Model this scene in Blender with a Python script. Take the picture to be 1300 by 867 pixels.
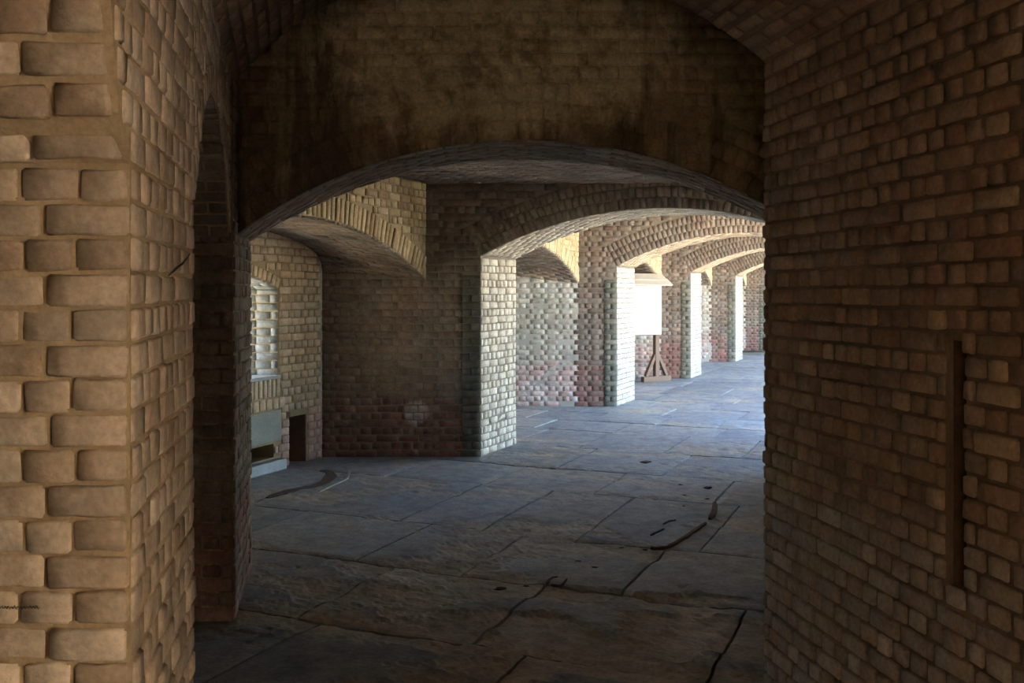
import bpy, bmesh, math, random
import numpy as np
from mathutils import Vector, Matrix

for o in list(bpy.data.objects):
    bpy.data.objects.remove(o, do_unlink=True)
sc = bpy.context.scene
COL = sc.collection

# ------------------------------------------------------------------ camera
FPX, HZ, CAMH = 1250.0, 368.0, 1.7          # focal length in px, horizon row, eye height
cam_d = bpy.data.cameras.new('camera')
cam_d.sensor_width = 36.0
cam_d.lens = 36.0 * FPX / 1300.0
cam_d.shift_y = -(433.5 - HZ) / 1300.0
cam_d.clip_start = 0.05
cam = bpy.data.objects.new('camera', cam_d)
cam.location = (0, 0, CAMH)
cam.rotation_euler = (math.pi / 2, 0, 0)
COL.objects.link(cam)
sc.camera = cam

# ------------------------------------------------------------------ sky, sun, exposure
SKY_STRENGTH = 0.29
SUN_STRENGTH = 16.0
sc.view_settings.view_transform = 'Standard'
sc.view_settings.look = 'None'
sc.view_settings.gamma = 1.0
sc.view_settings.use_curve_mapping = False
sc.view_settings.exposure = 3.9
sc.cycles.use_denoising = True
sc.cycles.max_bounces = 12
sc.cycles.diffuse_bounces = 8
sc.cycles.sample_clamp_indirect = 8.0

SUN_DIR = Vector((0.50, -0.45, -0.74)).normalized()      # the way the sunlight travels
world = bpy.data.worlds.new('world')
sc.world = world
world.use_nodes = True
wn = world.node_tree
wn.nodes.clear()
sky = wn.nodes.new('ShaderNodeTexSky')
sky.sky_type = 'NISHITA'
sky.sun_disc = False
sky.air_density = 1.0
sky.dust_density = 0.3
sky.ozone_density = 3.0
sky.sun_elevation = math.asin(-SUN_DIR.z)
sky.sun_rotation = math.atan2(-SUN_DIR.x, -SUN_DIR.y)
bg = wn.nodes.new('ShaderNodeBackground')
bg.inputs['Strength'].default_value = SKY_STRENGTH
wo = wn.nodes.new('ShaderNodeOutputWorld')
wn.links.new(sky.outputs[0], bg.inputs['Color'])
wn.links.new(bg.outputs[0], wo.inputs['Surface'])
sun_d = bpy.data.lights.new('sun', 'SUN')
sun_d.energy = SUN_STRENGTH
sun_d.angle = 0.009
sun_d.color = (1.0, 0.93, 0.82)
sun = bpy.data.objects.new('sun', sun_d)
sun.rotation_euler = SUN_DIR.to_track_quat('-Z', 'Y').to_euler()
sun.location = (0, 0, 20)
COL.objects.link(sun)

# ------------------------------------------------------------------ plan of the place (metres)
K = 0.424                                   # skew of the gallery: dx per dy
KN = math.hypot(K, 1)
U2 = Vector((K / KN, 1 / KN, 0))            # along the gallery
V2 = Vector((-1 / KN, K / KN, 0))           # across it, to the left
CROSS = [(-0.32, 10.02), (1.53, 14.36), (3.43, 18.9), (5.29, 23.3), (7.15, 27.7), (9.01, 32.1)]
HALF, SPRING, CROWN = 1.9, 2.045, 2.535     # gallery arches
CEIL = 2.79
TH = 0.85                                   # thickness (in y) of the crossing walls
ROOF = 3.75
YA, YB, YA2 = 5.2, 5.05, 5.97               # front arch wall, its left pier, its back
AX0, AX1 = -1.456, 1.58                    # jambs of its arch
ASP, ACR = 1.995, 2.492
YR = 4.22                                   # far end of the right wall


def xl(y):                                  # left wall of the passage
    return -0.815 - 0.176 * (y - 2.1) if y <= 3.0 else -0.973 - 0.233 * (y - 3.0)


def xr(y):                                  # right wall of the passage
    return 1.089 - 0.176 * (y - 4.2)


# ------------------------------------------------------------------ node helpers
def new_mat(name):
    m = bpy.data.materials.new(name)
    m.use_nodes = True
    nt = m.node_tree
    nt.nodes.clear()
    out = nt.nodes.new('ShaderNodeOutputMaterial')
    bs = nt.nodes.new('ShaderNodeBsdfPrincipled')
    nt.links.new(bs.outputs[0], out.inputs[0])
    return m, nt, bs


def N(nt, typ, **kw):
    n = nt.nodes.new('ShaderNode' + typ)
    for k, v in kw.items():
        if k.startswith('i_'):
            n.inputs[k[2:].replace('_', ' ')].default_value = v
        else:
            setattr(n, k, v)
    return n


def math_n(nt, op, a, b=None, clamp=False):
    n = nt.nodes.new('ShaderNodeMath')
    n.operation = op
    n.use_clamp = clamp
    for i, v in enumerate((a, b)):
        if v is None:
            continue
        if isinstance(v, (int, float)):
            n.inputs[i].default_value = v
        else:
            nt.links.new(v, n.inputs[i])
    return n.outputs[0]


def ramp(nt, fac, stops, interp='LINEAR'):
    r = nt.nodes.new('ShaderNodeValToRGB')
    r.color_ramp.interpolation = interp
    el = r.color_ramp.elements
    while len(el) < len(stops):
        el.new(0.5)
    for e, (p, c) in zip(el, stops):
        e.position = p
        e.color = (c, c, c, 1) if isinstance(c, (int, float)) else (*c, 1)
    nt.links.new(fac, r.inputs[0])
    return r.outputs[0]


def mix(nt, fac, a, b, mode='MIX'):
    n = nt.nodes.new('ShaderNodeMix')
    n.data_type = 'RGBA'
    n.blend_type = mode
    for i, v in ((0, fac), (6, a), (7, b)):
        if isinstance(v, (int, float)):
            n.inputs[i].default_value = v
        elif isinstance(v, tuple):
            n.inputs[i].default_value = (*v, 1)
        else:
            nt.links.new(v, n.inputs[i])
    return n.outputs[2]


def noise(nt, vec, scale, detail=4, rough=0.55, dist=0.0):
    n = nt.nodes.new('ShaderNodeTexNoise')
    n.inputs['Scale'].default_value = scale
    n.inputs['Detail'].default_value = detail
    n.inputs['Roughness'].default_value = rough
    n.inputs['Distortion'].default_value = dist
    nt.links.new(vec, n.inputs['Vector'])
    return n.outputs[0]


def mapping(nt, vec, scale=(1, 1, 1), loc=(0, 0, 0)):
    n = nt.nodes.new('ShaderNodeMapping')
    n.inputs['Scale'].default_value = scale
    n.inputs['Location'].default_value = loc
    nt.links.new(vec, n.inputs['Vector'])
    return n.outputs[0]


def bump(nt, bs, h, strength=0.5, dist=0.01):
    b = nt.nodes.new('ShaderNodeBump')
    b.inputs['Strength'].default_value = strength
    b.inputs['Distance'].default_value = dist
    nt.links.new(h, b.inputs['Height'])
    nt.links.new(b.outputs[0], bs.inputs['Normal'])


def brick_mat(name, palette, blotch=None, streak=None, low=None, grain=0.35, rough=0.9, soot=None, patch=None, smear=None, zone=None, mould=None):
    """palette: brick colours picked brick by brick; blotch/streak/soot: (colour, amount); low: (height, colour)."""
    m, nt, bs = new_mat(name)
    geo = N(nt, 'NewGeometry')
    oi = N(nt, 'ObjectInfo')
    pos = geo.outputs['Position']
    r = math_n(nt, 'FRACT', math_n(nt, 'ADD', geo.outputs['Random Per Island'], math_n(nt, 'MULTIPLY', oi.outputs['Random'], 7.31)))
    n = len(palette)
    col = ramp(nt, r, [((i + 0.5) / n, c) for i, c in enumerate(palette)])
    r2 = math_n(nt, 'FRACT', math_n(nt, 'MULTIPLY', r, 17.7))
    col = mix(nt, 1.0, col, ramp(nt, r2, [(0, 0.78), (1, 1.18)]), 'MULTIPLY')
    if blotch:
        f = ramp(nt, noise(nt, pos, blotch[2] if len(blotch) > 2 else 1.6, 5, 0.62), [(0.42, 0.0), (0.62, blotch[1])])
        col = mix(nt, f, col, blotch[0])
    if soot:
        f = ramp(nt, noise(nt, mapping(nt, pos, (1, 1, 0.6), (3, 1, 7)), 1.1, 4, 0.6), [(0.45, 0.0), (0.65, soot[1])])
        col = mix(nt, f, col, soot[0])
    if low:
        sep = N(nt, 'SeparateXYZ')
        nt.links.new(pos, sep.inputs[0])
        h = math_n(nt, 'ADD', sep.outputs[2], math_n(nt, 'MULTIPLY', math_n(nt, 'SUBTRACT', noise(nt, pos, 2.2, 3), 0.5), 0.5))
        mr = N(nt, 'MapRange')
        mr.inputs['From Min'].default_value = low[0] + 0.06
        mr.inputs['From Max'].default_value = low[0] - 0.06
        mr.inputs['To Max'].default_value = low[2]
        nt.links.new(h, mr.inputs[0])
        rc = ramp(nt, r, [(0, low[1]), (0.5, tuple(c * 0.75 for c in low[1])), (1, tuple(min(1, c * 1.5) for c in low[1]))])
        col = mix(nt, mr.outputs[0], col, rc)
    if streak:
        f = noise(nt, mapping(nt, pos, (6.0, 6.0, 0.55)), 1.0, 6, 0.66, 0.35)
        g = noise(nt, mapping(nt, pos, (1, 1, 1), (5, 5, 2)), 1.25, 3)
        f = ramp(nt, math_n(nt, 'MULTIPLY', f, math_n(nt, 'ADD', g, 0.5)), [(0.46, 0.0), (0.58, streak[1])])
        col = mix(nt, f, col, streak[0])
    if patch:
        f = ramp(nt, noise(nt, mapping(nt, pos, (1, 1, 1), (9, 2, 4)), patch[2], 6, 0.7), [(0.52, 0.0), (0.6, patch[1])])
        col = mix(nt, f, col, patch[0])
    if mould:                                 # black mould grown over one corner
        d = N(nt, 'VectorMath', operation='LENGTH')
        nt.links.new(mapping(nt, pos, tuple(1 / q for q in mould[3]), tuple(-c_ / q for c_, q in zip(mould[2], mould[3]))), d.inputs[0])
        e = ramp(nt, d.outputs['Value'], [(0.35, 1.0), (1.0, 0.0)])
        zf = math_n(nt, 'ADD', noise(nt, mapping(nt, pos, (2.6, 2.6, 0.9), (1, 3, 5)), 1.0, 6, 0.7, 0.4), 0.12)
        col = mix(nt, ramp(nt, math_n(nt, 'MULTIPLY', zf, e), [(0.25, 0.0), (0.45, mould[1])]), col, mould[0])
    if zone:                                  # lime bloom under an old leak: colour, amount, centre, radii
        d = N(nt, 'VectorMath', operation='LENGTH')
        nt.links.new(mapping(nt, pos, tuple(1 / q for q in zone[3]), tuple(-c_ / q for c_, q in zip(zone[2], zone[3]))), d.inputs[0])
        e = ramp(nt, d.outputs['Value'], [(0.25, 1.0), (1.0, 0.0)])
        zf = math_n(nt, 'ADD', noise(nt, mapping(nt, pos, (5.0, 5.0, 1.3)), 1.0, 7, 0.74, 0.5), math_n(nt, 'MULTIPLY', noise(nt, pos, 9, 5, 0.7), 0.25))
        zf = ramp(nt, math_n(nt, 'MULTIPLY', zf, e), [(0.33, 0.0), (0.47, zone[1])])
        col = mix(nt, zf, col, zone[0])
    sm_ = smear if smear else (tuple(min(1.0, 1.15 * sum(p_[i] for p_ in palette) / n) for i in range(3)), 0.45)
    sf = ramp(nt, noise(nt, mapping(nt, pos, (1, 1, 1.3), (2, 7, 1)), 7.5, 6, 0.68), [(0.48, 0.0), (0.62, sm_[1])])
    col = mix(nt, sf, col, sm_[0])
    fine = noise(nt, pos, 55, 5, 0.65)
    med = noise(nt, pos, 14, 4, 0.6)
    col = mix(nt, 1.0, col, ramp(nt, fine, [(0.25, 1 - grain), (0.75, 1 + grain * 0.5)]), 'MULTIPLY')
    col = mix(nt, 1.0, col, ramp(nt, med, [(0.3, 0.8), (0.7, 1.12)]), 'MULTIPLY')
    nt.links.new(col, bs.inputs['Base Color'])
    bs.inputs['Roughness'].default_value = rough
    bs.inputs['Specular IOR Level'].default_value = 0.25
    bump(nt, bs, math_n(nt, 'ADD', math_n(nt, 'MULTIPLY', med, 1.4), math_n(nt, 'MULTIPLY', fine, 0.6)), 0.7, 0.006)
    return m


def plain_mat(name, c1, c2, scale=3.0, rough=0.9, b=0.5, fine_scale=70):
    m, nt, bs = new_mat(name)
    geo = N(nt, 'NewGeometry')
    pos = geo.outputs['Position']
    a = noise(nt, pos, scale, 5, 0.6)
    f = noise(nt, pos, fine_scale, 5, 0.65)
    col = mix(nt, ramp(nt, a, [(0.35, 0.0), (0.65, 1.0)]), c1, c2)
    col = mix(nt, 1.0, col, ramp(nt, f, [(0.25, 0.72), (0.75, 1.15)]), 'MULTIPLY')
    nt.links.new(col, bs.inputs['Base Color'])
    bs.inputs['Roughness'].default_value = rough
    bs.inputs['Specular IOR Level'].default_value = 0.25
    bump(nt, bs, f, b, 0.006)
    return m


def wood_mat(name, c1, c2):
    m, nt, bs = new_mat(name)
    geo = N(nt, 'NewGeometry')
    f = noise(nt, mapping(nt, geo.outputs['Position'], (25, 25, 3)), 1.5, 5, 0.6)
    nt.links.new(mix(nt, f, c1, c2), bs.inputs['Base Color'])
    bs.inputs['Roughness'].default_value = 0.7
    bump(nt, bs, f, 0.3, 0.003)
    return m


M = {}
M['tan'] = brick_mat('limewashed_tan_brick', [(0.56, 0.45, 0.33), (0.48, 0.37, 0.265), (0.41, 0.305, 0.21), (0.61, 0.505, 0.385), (0.53, 0.42, 0.31)],
                     blotch=((0.24, 0.15, 0.09), 0.45, 2.4), low=(0.55, (0.40, 0.23, 0.15), 0.45), grain=0.3)
M['tan_mortar'] = plain_mat('ochre_mortar', (0.46, 0.34, 0.20), (0.36, 0.26, 0.155), 4)
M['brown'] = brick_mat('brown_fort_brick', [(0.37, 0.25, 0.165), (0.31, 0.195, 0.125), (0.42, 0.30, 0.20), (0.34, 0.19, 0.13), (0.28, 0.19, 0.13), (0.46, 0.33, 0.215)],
                       blotch=((0.19, 0.14, 0.10), 0.55, 1.7), patch=((0.40, 0.35, 0.27), 0.35, 2.2), low=(0.95, (0.40, 0.37, 0.33), 0.6))  # greyer low zone paints the gallery light on the lower right wall
M['brown_mortar'] = plain_mat('brown_mortar', (0.26, 0.18, 0.115), (0.16, 0.11, 0.075), 3)
M['stained'] = brick_mat('lime_streaked_brick', [(0.29, 0.19, 0.10), (0.22, 0.14, 0.075), (0.32, 0.215, 0.12), (0.25, 0.145, 0.08)],
                         blotch=((0.10, 0.08, 0.05), 0.85, 1.5), streak=((0.50, 0.39, 0.22), 0.6), zone=((0.78, 0.66, 0.43), 0.9, (-0.1, 5.2, 2.95), (1.7, 1.2, 0.85)),
                         smear=((0.22, 0.15, 0.085), 0.6))
M['stained_mortar'] = brick_mat('dark_stained_mortar', [(0.25, 0.17, 0.095), (0.21, 0.145, 0.08)],
                         blotch=((0.10, 0.08, 0.05), 0.8, 1.5), streak=((0.50, 0.39, 0.22), 0.6), zone=((0.76, 0.64, 0.41), 0.9, (-0.1, 5.2, 2.95), (1.7, 1.2, 0.85)),
                         smear=((0.22, 0.15, 0.085), 0.6))
M['soffit'] = brick_mat('grey_soffit_brick', [(0.34, 0.31, 0.27), (0.28, 0.24, 0.20), (0.40, 0.37, 0.32), (0.26, 0.19, 0.15)],
                        blotch=((0.26, 0.15, 0.11), 0.6, 1.3))
M['soffit_mortar'] = plain_mat('pale_joint_mortar', (0.46, 0.43, 0.38), (0.34, 0.31, 0.27), 3)
M['pier'] = brick_mat('olive_brown_pier_brick', [(0.27, 0.195, 0.145), (0.23, 0.175, 0.13), (0.31, 0.235, 0.175), (0.23, 0.145, 0.11), (0.27, 0.225, 0.18)],
                      blotch=((0.15, 0.13, 0.10), 0.65, 1.8), low=(0.60, (0.23, 0.095, 0.075), 0.7), patch=((0.38, 0.345, 0.29), 0.4, 1.9), smear=((0.27, 0.22, 0.17), 0.5), zone=((0.58, 0.55, 0.53), 0.8, (-0.98, 10.02, 0.45), (0.24, 0.5, 0.24)))
M['russet_mortar'] = plain_mat('dull_gallery_mortar', (0.20, 0.165, 0.13), (0.15, 0.12, 0.095), 3)
M['gun_mortar'] = plain_mat('pale_alcove_mortar', (0.38, 0.34, 0.29), (0.30, 0.27, 0.23), 3)
M['pier_mortar'] = plain_mat('grey_brown_mortar', (0.28, 0.225, 0.175), (0.19, 0.155, 0.12), 3)
M['russet'] = brick_mat('russet_gallery_brick', [(0.18, 0.125, 0.095), (0.155, 0.11, 0.085), (0.21, 0.15, 0.115), (0.165, 0.10, 0.08), (0.19, 0.155, 0.125)],
                        blotch=((0.11, 0.09, 0.07), 0.6, 1.8), low=(0.62, (0.20, 0.075, 0.06), 0.8), patch=((0.27, 0.24, 0.20), 0.35, 1.9), smear=((0.19, 0.15, 0.12), 0.5))
M['green'] = brick_mat('mossy_pier_brick', [(0.14, 0.125, 0.10), (0.12, 0.115, 0.09), (0.165, 0.145, 0.115)],
                       blotch=((0.11, 0.125, 0.095), 0.6, 2.6))
M['pale'] = brick_mat('whitewashed_jamb_brick', [(0.43, 0.40, 0.35), (0.48, 0.45, 0.405), (0.36, 0.325, 0.28), (0.52, 0.495, 0.455)],
                      blotch=((0.27, 0.24, 0.20), 0.5, 2.0), grain=0.25)
M['cream'] = brick_mat('cream_jamb_brick', [(0.58, 0.51, 0.40), (0.65, 0.58, 0.47), (0.50, 0.43, 0.33), (0.68, 0.62, 0.52)],
                      blotch=((0.40, 0.35, 0.27), 0.5, 2.0), grain=0.28)
M['gold'] = brick_mat('golden_soffit_brick', [(0.44, 0.34, 0.22), (0.38, 0.28, 0.18), (0.49, 0.39, 0.26), (0.36, 0.25, 0.17)],
                     blotch=((0.50, 0.44, 0.34), 0.4, 1.8), grain=0.28)
M['pale_mortar'] = plain_mat('grey_jamb_mortar', (0.34, 0.29, 0.23), (0.25, 0.21, 0.17), 4)
M['gun'] = brick_mat('salt_bleached_brick', [(0.40, 0.36, 0.30), (0.35, 0.31, 0.245), (0.45, 0.40, 0.335), (0.35, 0.28, 0.23)],
                     blotch=((0.28, 0.29, 0.23), 0.6, 1.8), low=(0.62, (0.42, 0.23, 0.21), 0.7), patch=((0.62, 0.60, 0.56), 0.5, 2.0))
M['ochre'] = brick_mat('ochre_spandrel_brick', [(0.52, 0.40, 0.23), (0.45, 0.32, 0.17), (0.58, 0.47, 0.28), (0.40, 0.27, 0.16)],
                       streak=((0.70, 0.58, 0.34), 0.6), grain=0.3)
M['ochre_mortar'] = plain_mat('ochre_joint', (0.42, 0.33, 0.20), (0.32, 0.24, 0.14), 3)
M['scarp'] = brick_mat('scarp_wall_brick', [(0.66, 0.49, 0.31), (0.58, 0.41, 0.25), (0.72, 0.56, 0.37), (0.62, 0.47, 0.34)],
                       blotch=((0.48, 0.44, 0.33), 0.4, 2.2), low=(0.5, (0.58, 0.36, 0.33), 0.8), grain=0.25)
M['grey'] = brick_mat('grey_embrasure_brick', [(0.30, 0.315, 0.30), (0.26, 0.27, 0.265), (0.35, 0.36, 0.345)], grain=0.3)
M['grey_mortar'] = plain_mat('white_embrasure_mortar', (0.42, 0.42, 0.39), (0.34, 0.34, 0.32), 4)
M['lintel'] = plain_mat('green_grey_stone', (0.36, 0.37, 0.31), (0.29, 0.31, 0.27), 5, 0.85, 0.4)
M['kerb'] = plain_mat('pale_kerb_stone', (0.55, 0.58, 0.57), (0.42, 0.45, 0.45), 6, 0.85, 0.5)
M['core'] = plain_mat('rough_masonry', (0.27, 0.21, 0.15), (0.20, 0.155, 0.11), 2)
M['joint'] = plain_mat('floor_joint_dirt', (0.16, 0.14, 0.12), (0.22, 0.20, 0.17), 6)
M['sand'] = plain_mat('parade_sand', (0.66, 0.58, 0.45), (0.55, 0.48, 0.36), 0.7, 0.95, 0.3, 20)
M['bouncewall'] = plain_mat('tan_bounce_wall', (0.52, 0.44, 0.34), (0.45, 0.38, 0.29), 0.8)
M['niche'] = plain_mat('red_brown_lining', (0.20, 0.115, 0.08), (0.15, 0.09, 0.065), 6)
M['sea'] = plain_mat('moat_water', (0.10, 0.15, 0.17), (0.13, 0.19, 0.21), 0.5, 0.4)
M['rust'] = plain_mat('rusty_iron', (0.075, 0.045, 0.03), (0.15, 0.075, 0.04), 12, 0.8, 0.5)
M['chip'] = plain_mat('dark_chip', (0.06, 0.05, 0.04), (0.12, 0.09, 0.07), 20, 0.9, 0.5)
M['wood'] = wood_mat('brown_stained_timber', (0.10, 0.055, 0.03), (0.16, 0.09, 0.05))
M['shingle'] = wood_mat('weathered_shingle', (0.40, 0.35, 0.30), (0.52, 0.46, 0.40))
mw, ntw, bw = new_mat('white_panel_face')
bw.inputs['Base Color'].default_value = (0.86, 0.86, 0.85, 1)
bw.inputs['Roughness'].default_value = 0.6
M['panel'] = mw
mi, nti, bi = new_mat('black_ink')
bi.inputs['Base Color'].default_value = (0.02, 0.02, 0.02, 1)
M['ink'] = mi


def floor_mat():
    m, nt, bs = new_mat('worn_flagstone')
    geo = N(nt, 'NewGeometry')
    oi = N(nt, 'ObjectInfo')
    pos = geo.outputs['Position']
    r = math_n(nt, 'FRACT', math_n(nt, 'ADD', geo.outputs['Random Per Island'], math_n(nt, 'MULTIPLY', oi.outputs['Random'], 5.3)))
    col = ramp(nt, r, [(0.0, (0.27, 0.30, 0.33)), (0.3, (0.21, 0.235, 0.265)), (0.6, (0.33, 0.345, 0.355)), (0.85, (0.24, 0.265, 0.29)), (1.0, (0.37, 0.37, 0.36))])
    a = noise(nt, pos, 1.4, 6, 0.65, 0.4)
    col = mix(nt, ramp(nt, a, [(0.5, 0.0), (0.66, 0.6)]), col, (0.40, 0.36, 0.30))
    b = noise(nt, mapping(nt, pos, (1, 1, 1), (4, 9, 0)), 3.2, 6, 0.7)
    col = mix(nt, ramp(nt, b, [(0.5, 0.0), (0.68, 0.6)]), col, (0.16, 0.17, 0.185))
    # spalled layers sit lower and show the browner, rougher stone
    sp = N(nt, 'Attribute', attribute_name='spall')
    col = mix(nt, math_n(nt, 'MULTIPLY', sp.outputs['Fac'], 0.85), col, (0.45, 0.385, 0.30))
    f = noise(nt, pos, 40, 6, 0.7)
    md = noise(nt, pos, 9, 5, 0.65)
    col = mix(nt, 1.0, col, ramp(nt, f, [(0.25, 0.6), (0.75, 1.3)]), 'MULTIPLY')
    col = mix(nt, 1.0, col, ramp(nt, md, [(0.3, 0.7), (0.7, 1.25)]), 'MULTIPLY')
    nt.links.new(col, bs.inputs['Base Color'])
    nt.links.new(ramp(nt, b, [(0.3, 0.5), (0.7, 0.75)]), bs.inputs['Roughness'])
    bs.inputs['Specular IOR Level'].default_value = 0.35
    bump(nt, bs, math_n(nt, 'ADD', math_n(nt, 'MULTIPLY', md, 1.5), f), 0.6, 0.008)
    return m


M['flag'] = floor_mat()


# ------------------------------------------------------------------ object helpers
def link(name, me, mat=None, parent=None):
    o = bpy.data.objects.new(name, me)
    COL.objects.link(o)
    if mat is not None and me is not None and len(me.materials) == 0:
        me.materials.append(mat)
    if parent is not None:
        o.parent = parent
    return o


def tag(o, label=None, cat=None, group=None, kind=None):
    if label: o['label'] = label
    if cat: o['category'] = cat
    if group: o['group'] = group
    if kind: o['kind'] = kind
    return o


class MB:
    """collects solids into one mesh"""
    def __init__(self):
        self.v, self.f, self.mi, self.mats = [], [], [], []

    def _m(self, mat):
        if mat not in self.mats:
            self.mats.append(mat)
        return self.mats.index(mat)

    def add(self, vs, fs, mat):
        b = len(self.v)
        self.v += [tuple(p) for p in vs]
        i = self._m(mat)
        for f in fs:
            self.f.append([b + k for k in f])
            self.mi.append(i)

    def prism(self, poly, ext, mat, capmat=None):
        """poly: planar 3D outline, ext: extrusion vector"""
        n = len(poly)
        ext = Vector(ext)
        a = [Vector(p) for p in poly]
        b = [p + ext for p in a]
        self.add(a + b, [list(range(n))[::-1], list(range(n, 2 * n))] + [[i, (i + 1) % n, n + (i + 1) % n, n + i] for i in range(n)], mat)

    def loft(self, a, b, mat):
        n = len(a)
        self.add(list(a) + list(b), [list(range(n))[::-1], list(range(n, 2 * n))] + [[i, (i + 1) % n, n + (i + 1) % n, n + i] for i in range(n)], mat)

    def box(self, x0, x1, y0, y1, z0, z1, mat):
        self.prism([(x0, y0, z0), (x1, y0, z0), (x1, y1, z0), (x0, y1, z0)], (0, 0, z1 - z0), mat)

    def obox(self, c, ax, ay, az, mat):
        """oriented box: centre and three half-axis vectors"""
        c, ax, ay, az = Vector(c), Vector(ax), Vector(ay), Vector(az)
        vs = [c + sx * ax + sy * ay + sz * az for sz in (-1, 1) for sx, sy in ((-1, -1), (1, -1), (1, 1), (-1, 1))]
        self.add(vs, [[3, 2, 1, 0], [4, 5, 6, 7], [0, 1, 5, 4], [1, 2, 6, 5], [2, 3, 7, 6], [3, 0, 4, 7]], mat)

    def build(self, name, parent=None, smooth=False, bevel=0):
        me = bpy.data.meshes.new(name)
        me.from_pydata(self.v, [], self.f)
        for m in self.mats:
            me.materials.append(m)
        me.polygons.foreach_set('material_index', self.mi)
        bm = bmesh.new()
        bm.from_mesh(me)
        bmesh.ops.recalc_face_normals(bm, faces=bm.faces)
        big = [f for f in bm.faces if len(f.verts) > 4]
        if big:
            bmesh.ops.triangulate(bm, faces=big)
        if bevel:
            bmesh.ops.bevel(bm, geom=bm.edges[:], offset=bevel, segments=2, affect='EDGES', profile=0.6)
        bm.to_mesh(me)
        bm.free()
        if smooth:
            me.polygons.foreach_set('use_smooth', [True] * len(me.polygons))
        me.update()
        return link(name, me, None, parent)


# ------------------------------------------------------------------ bricks
RNG = random.Random(11)


def brick_variant(w, h, cols, rows, seed, d=0.05):
    """a worn brick: pillow-edged face, open at the back. x = length, y = height, z = out of the wall"""
    r = random.Random(seed)
    e = 0.0055
    xs = [0, e] + [w * (i / (cols - 2)) for i in range(1, cols - 2)] + [w - e, w]
    ys = [0, e] + [h * (i / (rows - 2)) for i in range(1, rows - 2)] + [h - e, h]
    nx, ny = len(xs), len(ys)
    vs, fs = [], []
    for j in range(ny):
        for i in range(nx):
            bx, by = i in (0, nx - 1), j in (0, ny - 1)
            x, y = xs[i] - w / 2, ys[j] - h / 2
            z = r.uniform(-0.0022, 0.0015)
            if bx or by:
                z = -0.0055 + r.uniform(-0.003, 0.0015)
            if bx and by:
                z -= 0.003 + r.random() * 0.004
                x -= math.copysign(0.004 + r.random() * 0.006, x)
                y -= math.copysign(0.002 + r.random() * 0.004, y)
            x += r.uniform(-1, 1) * 0.0022
            y += r.uniform(-1, 1) * 0.0020
            vs.append((x, y, z))
    for j in range(ny - 1):
        for i in range(nx - 1):
            a = j * nx + i
            fs.append((a, a + 1, a + nx + 1, a + nx))
    ring = [i for i in range(nx)] + [j * nx + nx - 1 for j in range(1, ny)] + [(ny - 1) * nx + i for i in range(nx - 2, -1, -1)] + [j * nx for j in range(ny - 2, 0, -1)]
    b = len(vs)
    for k in ring:
        vs.append((vs[k][0], vs[k][1], -d))
    n = len(ring)
    for k in range(n):
        k2 = (k + 1) % n
        fs.append((ring[k], b + k, b + k2, ring[k2]))
    return np.array(vs), fs


DIM = {'L': (0.205, 0.064), 'S': (0.098, 0.064)}
VAR = {'L': [brick_variant(*DIM['L'], 5, 3, 100 + i) for i in range(6)], 'S': [brick_variant(*DIM['S'], 4, 3, 200 + i) for i in range(6)]}
FAR = {'L': [brick_variant(*DIM['L'], 3, 3, 300 + i) for i in range(3)], 'S': [brick_variant(*DIM['S'], 3, 3, 400 + i) for i in range(3)]}
VMESH = {}


def variant_mesh(kind, i, mat):
    key = (kind, i, mat.name)
    if key not in VMESH:
        v, f = VAR[kind][i]
        me = bpy.data.meshes.new('brick')
        me.from_pydata([tuple(p) for p in v], [], f)
        me.polygons.foreach_set('use_smooth', [True] * len(me.polygons))
        me.materials.append(mat)
        VMESH[key] = me
    return VMESH[key]


def px_of(p):
    if p[1] < 0.2:
        return None
    return 650 + FPX * p[0] / p[1], HZ - FPX * (p[2] - CAMH) / p[1]


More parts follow.
